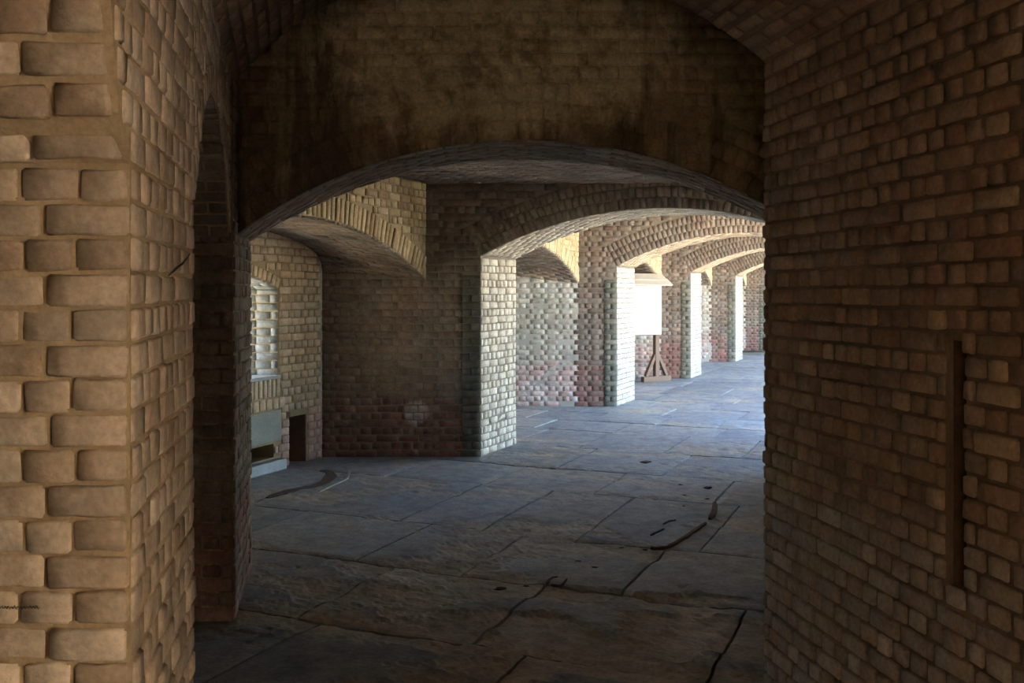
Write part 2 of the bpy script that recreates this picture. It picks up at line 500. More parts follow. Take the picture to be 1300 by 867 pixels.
class Wall:
    all = []

    def __init__(self, obj, single=True, far=False):
        self.o, self.b, self.single, self.far = obj, [], single, far
        Wall.all.append(self)

    def brick(self, c, u, v, n, w, h, mat, proud=0.009, jit=1.0):
        u, v, n = Vector(u).normalized(), Vector(v).normalized(), Vector(n).normalized()
        if u.cross(v).dot(n) < 0:
            u = -u
        g = RNG.gauss
        a = max(-0.03, min(0.03, g(0, 0.007 * jit)))
        u2 = u + v * a
        v2 = v - u * a
        n2 = n
        t = max(-0.02, min(0.02, g(0, 0.006 * jit)))
        n2 = (n + u * t).normalized()
        u2 = u2 - n * t
        c = Vector(c) + u * g(0, 0.0012 * jit) + v * g(0, 0.0012 * jit) + n * (proud + max(-0.005, min(0.006, g(0, 0.0022 * jit))))
        w2, h2 = w * RNG.uniform(0.97, 1.0), h * RNG.uniform(0.95, 1.0)
        self.b.append((c, u2, v2, n2, w2, h2, mat))

    def finish(self, deps):
        cand = []
        eye = Vector((0, 0, CAMH))
        if self.single:
            for i, (c, u, v, n, w, h, mat) in enumerate(self.b):
                if abs(u.normalized().dot(v.normalized())) > 0.03:
                    continue
                p = px_of(c)
                if p is None or not (-12 < p[0] < 1312 and -12 < p[1] < 879):
                    continue
                d = eye - c
                dist = d.length
                if n.dot(d) <= 0:
                    continue
                a = px_of(c - u * w / 2); b = px_of(c + u * w / 2)
                e = px_of(c - v * h / 2); f = px_of(c + v * h / 2)
                if None in (a, b, e, f):
                    continue
                l1 = math.hypot(a[0] - b[0], a[1] - b[1]); l2 = math.hypot(e[0] - f[0], e[1] - f[1])
                if max(l1, l2) < 9 or min(l1, l2) < 2.5:
                    continue
                hit, loc, *_ = sc.ray_cast(deps, eye, -d / dist)
                if hit and (loc - eye).length < dist - 0.06:
                    continue
                cand.append((l1 * l2, i))
            cand.sort(reverse=True)
            cand = cand[:300]
        picked = {i for _, i in cand}
        for i in sorted(picked):
            c, u, v, n, w, h, mat = self.b[i]
            kind = 'L' if w / h > 2.1 else 'S'
            k = RNG.randrange(6)
            o = bpy.data.objects.new('brick', variant_mesh(kind, k, mat))
            W, H = DIM[kind]
            fl = -1 if RNG.random() < 0.5 else 1
            uu, vv = u.normalized() * fl, v.normalized() * fl
            m = Matrix.Identity(4)
            for r in range(3):
                m[r][0] = uu[r] * w / W
                m[r][1] = vv[r] * h / H
                m[r][2] = n[r]
                m[r][3] = c[r]
            o.parent = self.o
            o.matrix_local = m
            COL.objects.link(o)
        # the rest, joined
        rest = {}
        for i, b in enumerate(self.b):
            if i not in picked:
                rest.setdefault(b[6].name, []).append(b)
        src = FAR if self.far else VAR
        vs, fs, mi, mats, base = [], [], [], [], 0
        for mname, lst in rest.items():
            mats.append(lst[0][6])
            for c, u, v, n, w, h, mat in lst:
                kind = 'L' if w / h > 2.1 else 'S'
                bv, bf = src[kind][RNG.randrange(len(src[kind]))]
                W, H = DIM[kind]
                A = np.array([u * (w / W / max(u.length, 1e-6)), v * (h / H / max(v.length, 1e-6)), n])
                vs.append(bv @ A + np.array(c))
                for f in bf:
                    fs.append([base + k for k in f])
                mi += [len(mats) - 1] * len(bf)
                base += len(bv)
        if vs:
            me = bpy.data.meshes.new('brickwork')
            me.from_pydata(np.concatenate(vs).tolist(), [], fs)
            for m_ in mats:
                me.materials.append(m_)
            me.polygons.foreach_set('material_index', mi)
            me.polygons.foreach_set('use_smooth', [True] * len(fs))
            tag(link('brickwork', me, None, self.o), kind='stuff')


def lay_plane(W, O, U, V, Nn, u0, u1, v0, v1, inside, mat, c=0.075, Ls=0.214, Lh=0.107, jo=0.009, bond='english', shift=0.0, proud=None, matf=None, odd=None, ju=0.0):
    """English bond over the part of a plane where inside(u, v) holds"""
    if proud is None:
        proud = 0.006 if W.far else 0.009
    if W.far:
        jo = min(jo, 0.0075)
    O, U, V, Nn = Vector(O), Vector(U).normalized(), Vector(V).normalized(), Vector(Nn).normalized()
    row = 0
    v = v0
    wob = [RNG.uniform(0, 6.28) for _ in range(3)]
    while v < v1 - 0.02:
        vt = min(v + c, v1)
        step = 0.012
        n = max(2, int((u1 - u0) / step) + 1)
        ivs, start = [], None
        for i in range(n + 1):
            u = u0 + (u1 - u0) * i / n
            ok = i < n and inside(u, v + 0.012) and inside(u, vt - 0.012)
            if ok and start is None:
                start = u
            elif not ok and start is not None:
                if u - start > 0.03:
                    ivs.append((start, u))
                start = None
        L = Ls if (row % 2 == 0 or bond == 'running') else Lh
        off = shift + (0 if row % 2 == 0 else (odd if odd is not None else Lh / 2 if bond == 'english' else Ls / 2))
        for a, b in ivs:
            k = math.floor((a - off) / L)
            e = off + k * L
            edge = a
            while edge < b - 0.02:
                e += L
                nxt = min(e + RNG.uniform(-0.009, 0.009), b)
                if b - nxt < 0.03:
                    nxt = b
                if nxt - edge > 0.03:
                    um = (edge + nxt) / 2
                    cc = O + U * um + V * ((v + vt) / 2 + 0.0035 * math.sin(1.9 * um + wob[0] + v * 1.3) + 0.002 * math.sin(6.1 * um + wob[1] + v * 7))
                    mt = matf((edge + nxt) / 2, (v + vt) / 2) if matf else mat
                    W.brick(cc, U, V, Nn, nxt - edge - jo - ju, vt - v - jo, mt, proud)
                edge = nxt
        v = vt
        row += 1


def lay_arc(W, P, s1, t1, mat, c=0.072, L=0.21, jo=0.010, proud=0.008, flip=False, along_t=True, s0=0.0, t0=0.0, matf=None):
    """bricks on a curved surface P(s, t), s = arc length, t = run; courses step along s, bricks lie along t"""
    if not along_t:                           # stretchers laid along the curve instead
        nt_ = max(1, round((t1 - t0) / c))
        ct = (t1 - t0) / nt_
        for i in range(nt_):
            tm = t0 + (i + 0.5) * ct
            s = s0 - (L / 2 if i % 2 else 0)
            while s < s1 - 0.02:
                a, b = max(s, s0), min(s + L, s1)
                if b - a > 0.03:
                    sm = (a + b) / 2
                    pu = (P(sm + 0.005, tm) - P(sm - 0.005, tm)).normalized()
                    pv = (P(sm, tm + 0.01) - P(sm, tm - 0.01)).normalized()
                    nn = pv.cross(pu).normalized()
                    W.brick(P(sm, tm), pu, pv, -nn if flip else nn, b - a - jo, ct - jo, mat, proud)
                s += L
        return
    s, row = s0, 0
    ns = max(1, round((s1 - s0) / c))
    cs = (s1 - s0) / ns
    for i in range(ns):
        sa = s0 + i * cs
        sm = sa + cs / 2
        t = t0 - (L / 2 if i % 2 else 0)
        while t < t1 - 0.02:
            a, b = max(t, t0), min(t + L, t1)
            if b - a > 0.03:
                tm = (a + b) / 2
                p = P(sm, tm)
                pu = (P(sm, tm + 0.01) - P(sm, tm - 0.01)).normalized()
                pv = (P(sm + 0.005, tm) - P(sm - 0.005, tm)).normalized()
                nn = pu.cross(pv).normalized()
                if flip:
                    nn = -nn
                mt = matf(sm, tm) if matf else mat
                W.brick(p, pu, pv, nn, b - a - jo, cs - jo, mt, proud)
            t += L


def seg(half, rise):
    R = (half * half + rise * rise) / (2 * rise)
    return R, math.asin(min(1, half / R))


def lay_ring(W, O, U, Nn, uc, half, spring, rise, mat, rings=2, rh=0.2, c=0.072, jo=0.010, proud=0.009, lim=None):
    """arch ring on a wall face: O + U*u + z; voussoir bricks stand radially"""
    R, A = seg(half, rise)
    zc = spring + rise - R
    O, U = Vector(O), Vector(U).normalized()
    Z = Vector((0, 0, 1))
    for k in range(rings):
        r0 = R + k * rh
        n = max(3, round((r0 + rh / 2) * 2 * A / c))
        for i in range(n):
            a = -A + 2 * A * (i + 0.5) / n
            rad = U * math.sin(a) + Z * math.cos(a)
            tan = U * math.cos(a) - Z * math.sin(a)
            p = O + U * (uc + math.sin(a) * (r0 + rh / 2)) + Z * (zc + math.cos(a) * (r0 + rh / 2))
            if lim and not lim(uc + math.sin(a) * (r0 + rh / 2), zc + math.cos(a) * (r0 + rh / 2)):
                continue
            W.brick(p, rad, tan, Nn, rh - jo, (r0 + rh / 2) * 2 * A / n - jo, mat, proud)


def in_arch(u, z, uc, half, spring, rise, grow=0.0):
    """inside the opening (grown by the ring) above the springing, or between the jambs"""
    R, A = seg(half, rise)
    zc = spring + rise - R
    if abs(u - uc) <= half and z <= spring:
        return True
    du, dz = u - uc, z - zc
    return dz > 0 and math.hypot(du, dz) < R + grow and abs(math.atan2(du, dz)) <= A and (grow > 0 or z >= spring - 0.001)


def arch_pts(uc, half, spring, rise, n=28):
    R, A = seg(half, rise)
    zc = spring + rise - R
    return [(uc + R * math.sin(a), zc + R * math.cos(a)) for a in [(-A + 2 * A * i / n) for i in range(n + 1)]]


# ================================================================== FLOOR
def to_world(pu, pv, z=0.0):
    p = U2 * pu + V2 * pv
    return Vector((p.x, p.y, z))


mb = MB()
mb.box(-7, 16, -2.2, 36, -0.30, -0.052, M['joint'])
floor = tag(mb.build('floor'), 'worn grey flagstone floor running under all the arches', 'floor', kind='structure')

_rs = np.random.RandomState(5)
_lat = _rs.rand(64, 64)


def vnoise(x, y):
    xi, yi = np.floor(x).astype(int), np.floor(y).astype(int)
    fx, fy = x - xi, y - yi
    fx, fy = fx * fx * (3 - 2 * fx), fy * fy * (3 - 2 * fy)
    g = lambda a, b: _lat[a % 64, b % 64]
    return (g(xi, yi) * (1 - fx) + g(xi + 1, yi) * fx) * (1 - fy) + (g(xi, yi + 1) * (1 - fx) + g(xi + 1, yi + 1) * fx) * fy


def fbm(x, y, o=4):
    s, a, t = 0, 0.5, 0
    for k in range(o):
        s = s + a * vnoise(x * 2 ** k + 17 * k, y * 2 ** k + 5 * k)
        t += a
        a *= 0.55
    return s / t


def slab(u0, u1, v0, v1, res):
    j = 0.008
    u0, u1, v0, v1 = u0 + j, u1 - j, v0 + j, v1 - j
    nu, nv = max(2, int((u1 - u0) / res)), max(2, int((v1 - v0) / res))
    uu = np.linspace(u0, u1, nu + 1)
    vv = np.linspace(v0, v1, nv + 1)
    A, B = np.meshgrid(uu, vv, indexing='ij')
    dz = RNG.uniform(-0.003, 0.003) + RNG.uniform(-0.002, 0.002) * (A - u0) + RNG.uniform(-0.002, 0.002) * (B - v0)
    X = A * U2.x + B * V2.x
    Y = A * U2.y + B * V2.y
    # flaking: layers broken off the top, more of it close by
    n1 = fbm(A * 2.1 + 3, B * 1.1 + 8, 6) + 0.10 * (fbm(A * 13, B * 7, 3) - 0.5)
    near = np.clip((7.4 - Y) / 2.6, 0, 1) * np.clip((X + 0.9) / 1.0, 0.1, 1)
    lay = np.floor(np.clip((n1 - 0.525 + 0.115 * near) * 44 * (0.25 + near), 0, 4))
    rough_ = (lay > 0) * (fbm(A * 24 + 9, B * 15, 3) - 0.5)
    Z = dz - 0.0055 * lay + 0.003 * (fbm(X * 7, Y * 7, 3) - 0.5) + 0.016 * rough_
    spall = np.clip(lay / 2.0, 0, 1)
    edge = np.minimum(np.minimum(A - u0, u1 - A), np.minimum(B - v0, v1 - B))
    Z = Z - 0.006 * (edge < 0.004)
    # ragged outline
    jr = 0.007 * (fbm(X * 9 + 2, Y * 9, 3) - 0.5)
    X = X + jr
    Y = Y + jr
    n = (nu + 1) * (nv + 1)
    vs = np.stack([X.ravel(), Y.ravel(), Z.ravel()], 1).tolist()
    fs = []
    W = nv + 1
    for i in range(nu):
        for k in range(nv):
            a = i * W + k
            fs.append((a, a + W, a + W + 1, a + 1))
    ring = [i * W for i in range(nu + 1)] + [nu * W + k for k in range(1, nv + 1)] + [i * W + nv for i in range(nu - 1, -1, -1)] + [k for k in range(nv - 1, 0, -1)]
    for k in ring:
        vs.append((vs[k][0], vs[k][1], -0.06))
    for i in range(len(ring)):
        k2 = (i + 1) % len(ring)
        fs.append((ring[i], n + i, n + k2, ring[k2]))
    me = bpy.data.meshes.new('flagstone')
    me.from_pydata(vs, [], fs)
    at = me.attributes.new('spall', 'FLOAT', 'POINT')
    at.data.foreach_set('value', spall.ravel().tolist() + [0.0] * len(ring))
    bm = bmesh.new(); bm.from_mesh(me)
    bmesh.ops.recalc_face_normals(bm, faces=bm.faces)
    bm.to_mesh(me); bm.free()
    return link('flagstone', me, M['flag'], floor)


STRIPS = [(3.2, 4.3, [4.1, 2.9, 1.75, 0.6]), (4.3, 5.33, [4.1, 3.05, 2.05, 0.9]), (5.33, 6.37, [4.4, 3.33, 2.6, 1.6, 0.55]),
          (6.37, 7.85, [5.0, 3.61, 2.94, 2.23, 1.38, 0.3]), (7.85, 8.85, [5.3, 4.6, 3.59, 2.59, 1.6, 0.7])]
u = 8.85
while u < 26:
    w = RNG.choice([0.85, 0.95, 1.05, 1.25])
    v, js = 4.9 + RNG.random(), []
    while v > 0:
        js.append(v)
        v -= RNG.uniform(0.75, 1.35)
    STRIPS.append((u, u + w, js))
    u += w
count = 0
for a, b, js in STRIPS:
    js = sorted(js)
    cuts = [-1.6 if a < 8 else -0.3] + js + [6.4]
    for v0, v1 in zip(cuts[:-1], cuts[1:]):
        c = to_world((a + b) / 2, (v0 + v1) / 2)
        if c.x < -3.2 or c.y < 2.5:
            continue
        res = 0.03 if c.y < 7.6 else (0.06 if c.y < 11 else 0.15)
        slab(a, b, v0, v1, res)
        count += 1

# ================================================================== PASSAGE: left wall (piers and side arches)
wl = MB()
NARCH = [(2.1, 1.97), (2.035, 2.02), (1.992, 2.06), (1.955, 2.17), (1.92, 2.27), (1.84, 2.40), (1.70, 2.52), (1.45, 2.62), (1.1, 2.65)]
NARCH2 = NARCH + [(2.2 - y, z) for y, z in NARCH[-2::-1]]


def on_left(y, z):
    return Vector((xl(y), y, z))


poly = [(-2.0, 0), (-2.0, ROOF), (3.0, ROOF), (3.0, 0), (2.1, 0)] + NARCH2 + [(0.1, 0)]
wl.prism([on_left(y, z) for y, z in poly], (-1.3, 0, 0), M['tan_mortar'])
FH, FR = 1.025, 0.51
farc = arch_pts(4.025, FH, 1.97, FR, 24)
poly = [(3.0, 1.97), (3.0, ROOF), (5.05, ROOF)] + farc[::-1]
wl.prism([Vector((-0.973 - 0.233 * (y - 3.0), y, z)) for y, z in poly], (-1.3, 0, 0), M['tan_mortar'])
wall_left = tag(wl.build('wall_left'), 'limewashed tan brick pier and side arches along the left of the passage', 'wall', kind='structure')
WLf = Wall(wall_left)
CL = 0.0756
# pier face turned to the camera
lay_plane(WLf, (xl(2.1), 2.1, 0), (-1, 0, 0), (0, 0, 1), (0, -1, 0), 0, 1.3, 0.0, 1.97, lambda u, v: True, M['tan'], c=CL, Ls=0.178, Lh=0.116, jo=0.007, proud=0.0085, odd=0.0)
# near side arch soffit above it
sl = [0]
for (a, b), (c, d) in zip(NARCH[:-1], NARCH[1:]):
    sl.append(sl[-1] + math.hypot(c - a, d - b))


def narch_p(s, t):
    s = max(0, min(sl[-1] - 1e-4, s))
    for i in range(len(sl) - 1):
        if s <= sl[i + 1]:
            break
    f = (s - sl[i]) / (sl[i + 1] - sl[i])
    y = NARCH[i][0] + (NARCH[i + 1][0] - NARCH[i][0]) * f
    z = NARCH[i][1] + (NARCH[i + 1][1] - NARCH[i][1]) * f
    return Vector((xl(y) - t, y, z))


zz_, row_ = 1.97, 0
while zz_ < 2.60:
    zm = zz_ + CL / 2
    yy_ = next(a + (c - a) * (zm - b) / (d - b) for (a, b), (c, d) in zip(NARCH[:-1], NARCH[1:]) if b <= zm <= d)
    tilt = 0.12 if zm < 2.4 else 0.9
    lay_plane(WLf, (xl(yy_) - 0.012, yy_, zz_), (-1, 0, 0), Vector((0, -tilt, 1)), Vector((0, -1, -tilt)), 0, 1.3, 0, CL, lambda u, v: True, M['tan'], c=CL,
              Ls=0.116 if row_ % 2 else 0.178, Lh=0.1, jo=0.009, shift=0.0, proud=0.010)
    zz_ += CL
    row_ += 1
# pier side along the passage
PD = Vector((-0.176, 1, 0)).normalized()
PN = Vector((1, 0.176, 0)).normalized()


def near_in(u, z):
    y = -1.0 + u * PD.y
    if y > 2.995 or z > 3.2:
        return False
    if z < 1.97:
        return y > 2.105 or y < 0.1
    if y < 1.1 - 1.0 or y > 2.1:
        return True
    yy = y if y >= 1.1 else 2.2 - y
    # height of the arch at yy
    for (a, b), (c, d) in zip(NARCH[:-1], NARCH[1:]):
        if c <= yy <= a:
            return z > b + (d - b) * (a - yy) / (a - c) + 0.005
    return True


lay_plane(WLf, (xl(-1.0), -1.0, 0), PD, (0, 0, 1), PN, 0, 4.1, 0.0, 3.1, near_in, M['tan'], c=CL, Ls=0.205, Lh=0.103, jo=0.007, shift=0.02, proud=0.006)
FD = Vector((-0.233, 1, 0)).normalized()
FN = Vector((1, 0.233, 0)).normalized()
lay_plane(WLf, (-0.973, 3.0, 0), FD, (0, 0, 1), FN, 0, 2.05 / FD.y, 1.9, 3.1,
          lambda u, z: not in_arch(3.0 + u * FD.y, z, 4.025, FH, 1.97, FR, 0.11) and z > 1.97, M['tan'], c=CL, jo=0.012)
Rf, Af = seg(FH, FR)


def farch_p(s, t):
    a = -Af + s / Rf
    y = 4.025 + Rf * math.sin(a)
    return Vector((-0.973 - 0.233 * (y - 3.0) - t, y, 1.97 + FR - Rf + Rf * math.cos(a)))


lay_arc(WLf, farch_p, 2 * Rf * Af, 1.3, M['pier'], c=0.074, L=0.2, jo=0.010)
lay_ring(WLf, (-0.973, 3.0, 0), FD, FN, 1.025 / FD.y, FH / FD.y, 1.97, FR, M['tan'], rings=1, rh=0.108, c=0.072)


# ================================================================== PASSAGE: right wall with its slot
SY0, SY1, SZ0, SZ1 = 2.867, 2.945, 0.82, 1.55
RD = PD
RN = -PN
wr = MB()


def on_right(y, z):
    return Vector((xr(y), y, z))


for y0, y1, z0, z1 in ((0.15, SY0, 0, ROOF), (SY1, YR, 0, ROOF), (SY0, SY1, 0, SZ0), (SY0, SY1, SZ1, ROOF), (-2.2, 0.15, 2.35, ROOF)):
    wr.prism([on_right(y0, z0), on_right(y1, z0), on_right(y1, z1), on_right(y0, z1)], (0.9, 0, 0), M['brown_mortar'])
wr.prism([on_right(SY0, SZ0) + Vector((0.55, 0, 0)), on_right(SY1, SZ0) + Vector((0.55, 0, 0)), on_right(SY1, SZ1) + Vector((0.55, 0, 0)), on_right(SY0, SZ1) + Vector((0.55, 0, 0))], (0.34, 0, 0), M['brown_mortar'])
wall_right = tag(wr.build('wall_right'), 'dim brown brick wall with a narrow vertical slot, right of the passage', 'wall', kind='structure')
WRf = Wall(wall_right)

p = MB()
p.obox(on_right(SY1 - 0.004, (SZ0 + SZ1) / 2) + Vector((0.20, 0, 0)), (0.19, 0, 0), (0, 0.004, 0), (0, 0, (SZ1 - SZ0) / 2), M['rust'])  # thin dark sheet added on the far reveal, painting the slot's shade
p.build('slot_shade', wall_right)


def right_in(u, z):
    y = 0.17 + u * RD.y
    return not (SY0 - 0.004 < y < SY1 + 0.004 and SZ0 < z < SZ1)


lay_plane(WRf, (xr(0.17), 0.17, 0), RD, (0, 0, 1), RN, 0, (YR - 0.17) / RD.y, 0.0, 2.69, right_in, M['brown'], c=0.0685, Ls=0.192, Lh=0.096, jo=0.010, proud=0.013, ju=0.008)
# its far end
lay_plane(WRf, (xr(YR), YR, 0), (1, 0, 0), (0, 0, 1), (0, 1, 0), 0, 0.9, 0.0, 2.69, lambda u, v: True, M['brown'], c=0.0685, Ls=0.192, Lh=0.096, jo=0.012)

# ================================================================== PASSAGE: barrel vault
VA = math.radians(49)


def xl_v(y):
    return xl(y)


def vault_pt(phi, y, grow=0.0):
    """phi in [-1, 1] from the left to the right springing"""
    a, b = Vector((xl_v(y), 0, 2.78)), Vector((xr(y), 0, 2.675))
    w = (b.x - a.x) / 2
    R = w / math.sin(VA)
    cx, cz = (a.x + b.x) / 2, (a.z + b.z) / 2
    ang = phi * VA
    return Vector((cx + (R + grow) * math.sin(ang), y, cz + (b.z - a.z) / 2 * phi + (R + grow) * math.cos(ang) - R * math.cos(VA)))


def y_end(phi):
    return YA + (YR - YA) * (phi + 1) / 2


NPH, NY = 40, 26
vv, ff = [], []
for g in (0.0, 0.38):
    for i in range(NPH + 1):
        ph = -1 + 2 * i / NPH
        for j in range(NY + 1):
            y = -2.0 + (y_end(ph) + 2.0) * j / NY
            vv.append(vault_pt(ph, y, g))
n1 = (NPH + 1) * (NY + 1)
for i in range(NPH):
    for j in range(NY):
        a = i * (NY + 1) + j
        ff.append((a, a + 1, a + NY + 2, a + NY + 1))
        ff.append((n1 + a, n1 + a + NY + 1, n1 + a + NY + 2, n1 + a + 1))
    a = i * (NY + 1) + NY
    b = a + NY + 1
    ff.append((a, n1 + a, n1 + b, b))
    a -= NY; b -= NY
    ff.append((a, b, n1 + b, n1 + a))
vm = MB()
vm.add(vv, ff, M['brown_mortar'])
ceiling = tag(vm.build('ceiling'), 'brown brick barrel vault over the passage', 'ceiling', kind='structure')
WV = Wall(ceiling)
wmid = (xr(4.5) - xl(4.5)) / 2
Rv = wmid / math.sin(VA)
lay_arc(WV, lambda s, t: vault_pt(-1 + 2 * s / (2 * Rv * VA), 1.4 + t + (y_end(-1 + 2 * s / (2 * Rv * VA)) - 5.2)), 2 * Rv * VA, 3.8, M['brown'], c=0.07, L=0.2, jo=0.012, flip=False)

# ================================================================== FRONT ARCH WALL
fa = MB()
AK = -0.17
AD = Vector((AK, 1, 0))
ahalf, auc = (AX1 - AX0) / 2, (AX0 + AX1) / 2
apts = arch_pts(auc, ahalf, ASP, ACR - ASP, 36)
poly = [(-4.3, 0), (-4.3, ROOF), (3.0, ROOF), (3.0, 0), (AX1, 0)] + apts[::-1] + [(AX0, 0)]
AKR = 0.22                                  # the right jamb splays outwards


def a_dir(x):
    f = max(0.0, min(1.0, (x - AX0) / (AX1 - AX0)))
    return Vector((AK + (AKR - AK) * f, 1, 0))


fa.loft([Vector((x, YA, z)) for x, z in poly], [Vector((x, YA, z)) + a_dir(x) * (YA2 - YA) for x, z in poly], M['stained_mortar'])
XB = AX0 - AK * (YA - YB)
fa.prism([(-4.3, YB, 0), (XB, YB, 0), (XB, YB, ROOF), (-4.3, YB, ROOF)], (AK * 0.15, 0.17, 0), M['stained_mortar'])
wall_front = tag(fa.build('wall_front'), 'dark lime-streaked brick wall with the wide low arch nearest the camera', 'wall', kind='structure')
WF = Wall(wall_front)
lay_plane(WF, (0, YA, 0), (1, 0, 0), (0, 0, 1), (0, -1, 0), -1.5, 3.0, 0, 3.3,
          lambda u, z: u > AX0 and not in_arch(u, z, auc, ahalf, ASP, ACR - ASP, 0.31) and not (z < ASP and AX0 - 0.01 < u < AX1),
          M['stained'], c=0.072, Ls=0.205, Lh=0.103, jo=0.007, proud=0.005)
lay_ring(WF, (0, YA, 0), (1, 0, 0), (0, -1, 0), auc, ahalf, ASP, ACR - ASP, M['stained'], rings=3, rh=0.103, c=0.07, jo=0.007, proud=0.004, lim=lambda u, z: u > AX0 and u < 2.9)
lay_plane(WF, (0, YB, 0), (1, 0, 0), (0, 0, 1), (0, -1, 0), -3.2, XB, 0, 3.0, lambda u, z: True, M['pier'], c=0.072, Ls=0.205, Lh=0.103)
Ra, Aa = seg(ahalf, ACR - ASP)
zca = ACR - Ra
ADn = AD.normalized()
lay_arc(WF, lambda s, t: Vector((auc + Ra * math.sin(-Aa + s / Ra), YA, zca + Ra * math.cos(-Aa + s / Ra))) + a_dir(auc + Ra * math.sin(-Aa + s / Ra)) * t, 2 * Ra * Aa, YA2 - YA, M['soffit'], c=0.077, L=0.15, jo=0.008, proud=0.006, along_t=False)
JN = Vector((1, -AK, 0)).normalized()
lay_plane(WF, Vector((XB, YB, 0)), ADn, (0, 0, 1), JN, 0, (YA2 - YB) * AD.length, 0, ASP, lambda u, z: True, M['pier'], c=0.072)
lay_plane(WF, Vector((XB, YB, 0)), ADn, (0, 0, 1), JN, 0, 0.15, ASP, 2.8, lambda u, z: True, M['pier'], c=0.072)
lay_plane(WF, Vector((AX1, YA, 0)), a_dir(AX1), (0, 0, 1), Vector((-1, AKR, 0)), 0, (YA2 - YA) * a_dir(AX1).length, 0, ASP, lambda u, z: True, M['pier'], c=0.072)


# ================================================================== GALLERY: crossing walls
ZV = Vector((0, 0, 1))
JG = Vector((1, -K, 0)).normalized()        # jamb normal, facing the parade
WOFF, SOFF = -0.56, -1.62                   # alcove arch plane and outer wall, measured from the jamb corner


def crossing(k, x0, y0, label):
    uc = HALF
    pts = arch_pts(uc, HALF, SPRING, CROWN - SPRING, 30)
    cm = MB()
    poly = [(SOFF - 0.3, 0), (SOFF - 0.3, CEIL + 0.25), (4.3, CEIL + 0.25), (4.3, 0), (2 * HALF, 0)] + pts[::-1] + [(0, 0)]
    cm.prism([(x0 + a, y0, z) for a, z in poly], Vector((K, 1, 0)) * TH, M['pier_mortar'] if k == 0 else M['russet_mortar'])
    if k:
        cm.box(x0 + SOFF - 0.2, x0 + WOFF, y0 - 0.003, y0 + 0.05, 0, 2.2, M['gun_mortar'])
    o = tag(cm.build('wall_crossing'), label, 'wall', kind='structure')
    W = Wall(o, single=(k < 2), far=True)
    rise = CROWN - SPRING

    def mf(u, z):
        if u < WOFF:
            return M['gun'] if k > 0 else M['pier']
        return M['green'] if (u > -0.20 and z < 1.85) else M['russet' if k else 'pier']

    lay_plane(W, (x0, y0, 0), (1, 0, 0), ZV, (0, -1, 0), SOFF, 4.25 if k else 3.2, 0, CEIL,
              lambda u, z: not in_arch(u, z, uc, HALF, SPRING, rise, 0.33) and not (z < SPRING and -0.004 < u < 2 * HALF) and not (u > -0.19 and z < 1.85 and u < 0),
              M['pier'], c=0.0752, Ls=0.212, Lh=0.106, matf=mf)
    # shallow pilaster strip beside the jamb
    lay_plane(W, (x0, y0, 0), (1, 0, 0), ZV, (0, -1, 0), -0.19, -0.002, 0, 1.85, lambda u, z: True, M['green'], c=0.0752, Ls=0.19, Lh=0.095, proud=0.02, odd=0.0)
    lay_ring(W, (x0, y0, 0), (1, 0, 0), (0, -1, 0), uc, HALF, SPRING, rise, M['russet' if k else 'pier'], rings=3, rh=0.11, c=0.072, lim=lambda u, z: u < 4.3)
    # jamb and soffit
    pm = M['pale'] if k else M['cream']
    lay_plane(W, (x0, y0, 0), U2, ZV, JG, 0, TH * KN, 0, SPRING, lambda u, z: True, pm, c=0.0752, Ls=0.212, Lh=0.106, jo=0.013)
    R, A = seg(HALF, rise)
    zc = CROWN - R
    lay_arc(W, lambda s, t: Vector((x0 + uc + R * math.sin(-A + s / R), y0, zc + R * math.cos(-A + s / R))) + U2 * t, 2 * R * A, TH * KN, M['gold'] if k else pm, c=0.077, L=0.16, jo=0.008, proud=0.008, along_t=False)
    return o


NAMES = ['shadowed brick wall with a pale jamb, first gallery arch beyond the near one',
         'brick wall carrying the second gallery arch, left of the display board',
         'brick wall carrying the third gallery arch, right of the display board',
         'brick wall carrying the fourth gallery arch, with bright white jamb',
         'brick wall carrying the fifth gallery arch, far down the gallery',
         'farthest brick wall closing the view down the gallery']
for k, (x0, y0) in enumerate(CROSS):
    crossing(k, x0, y0, NAMES[k])

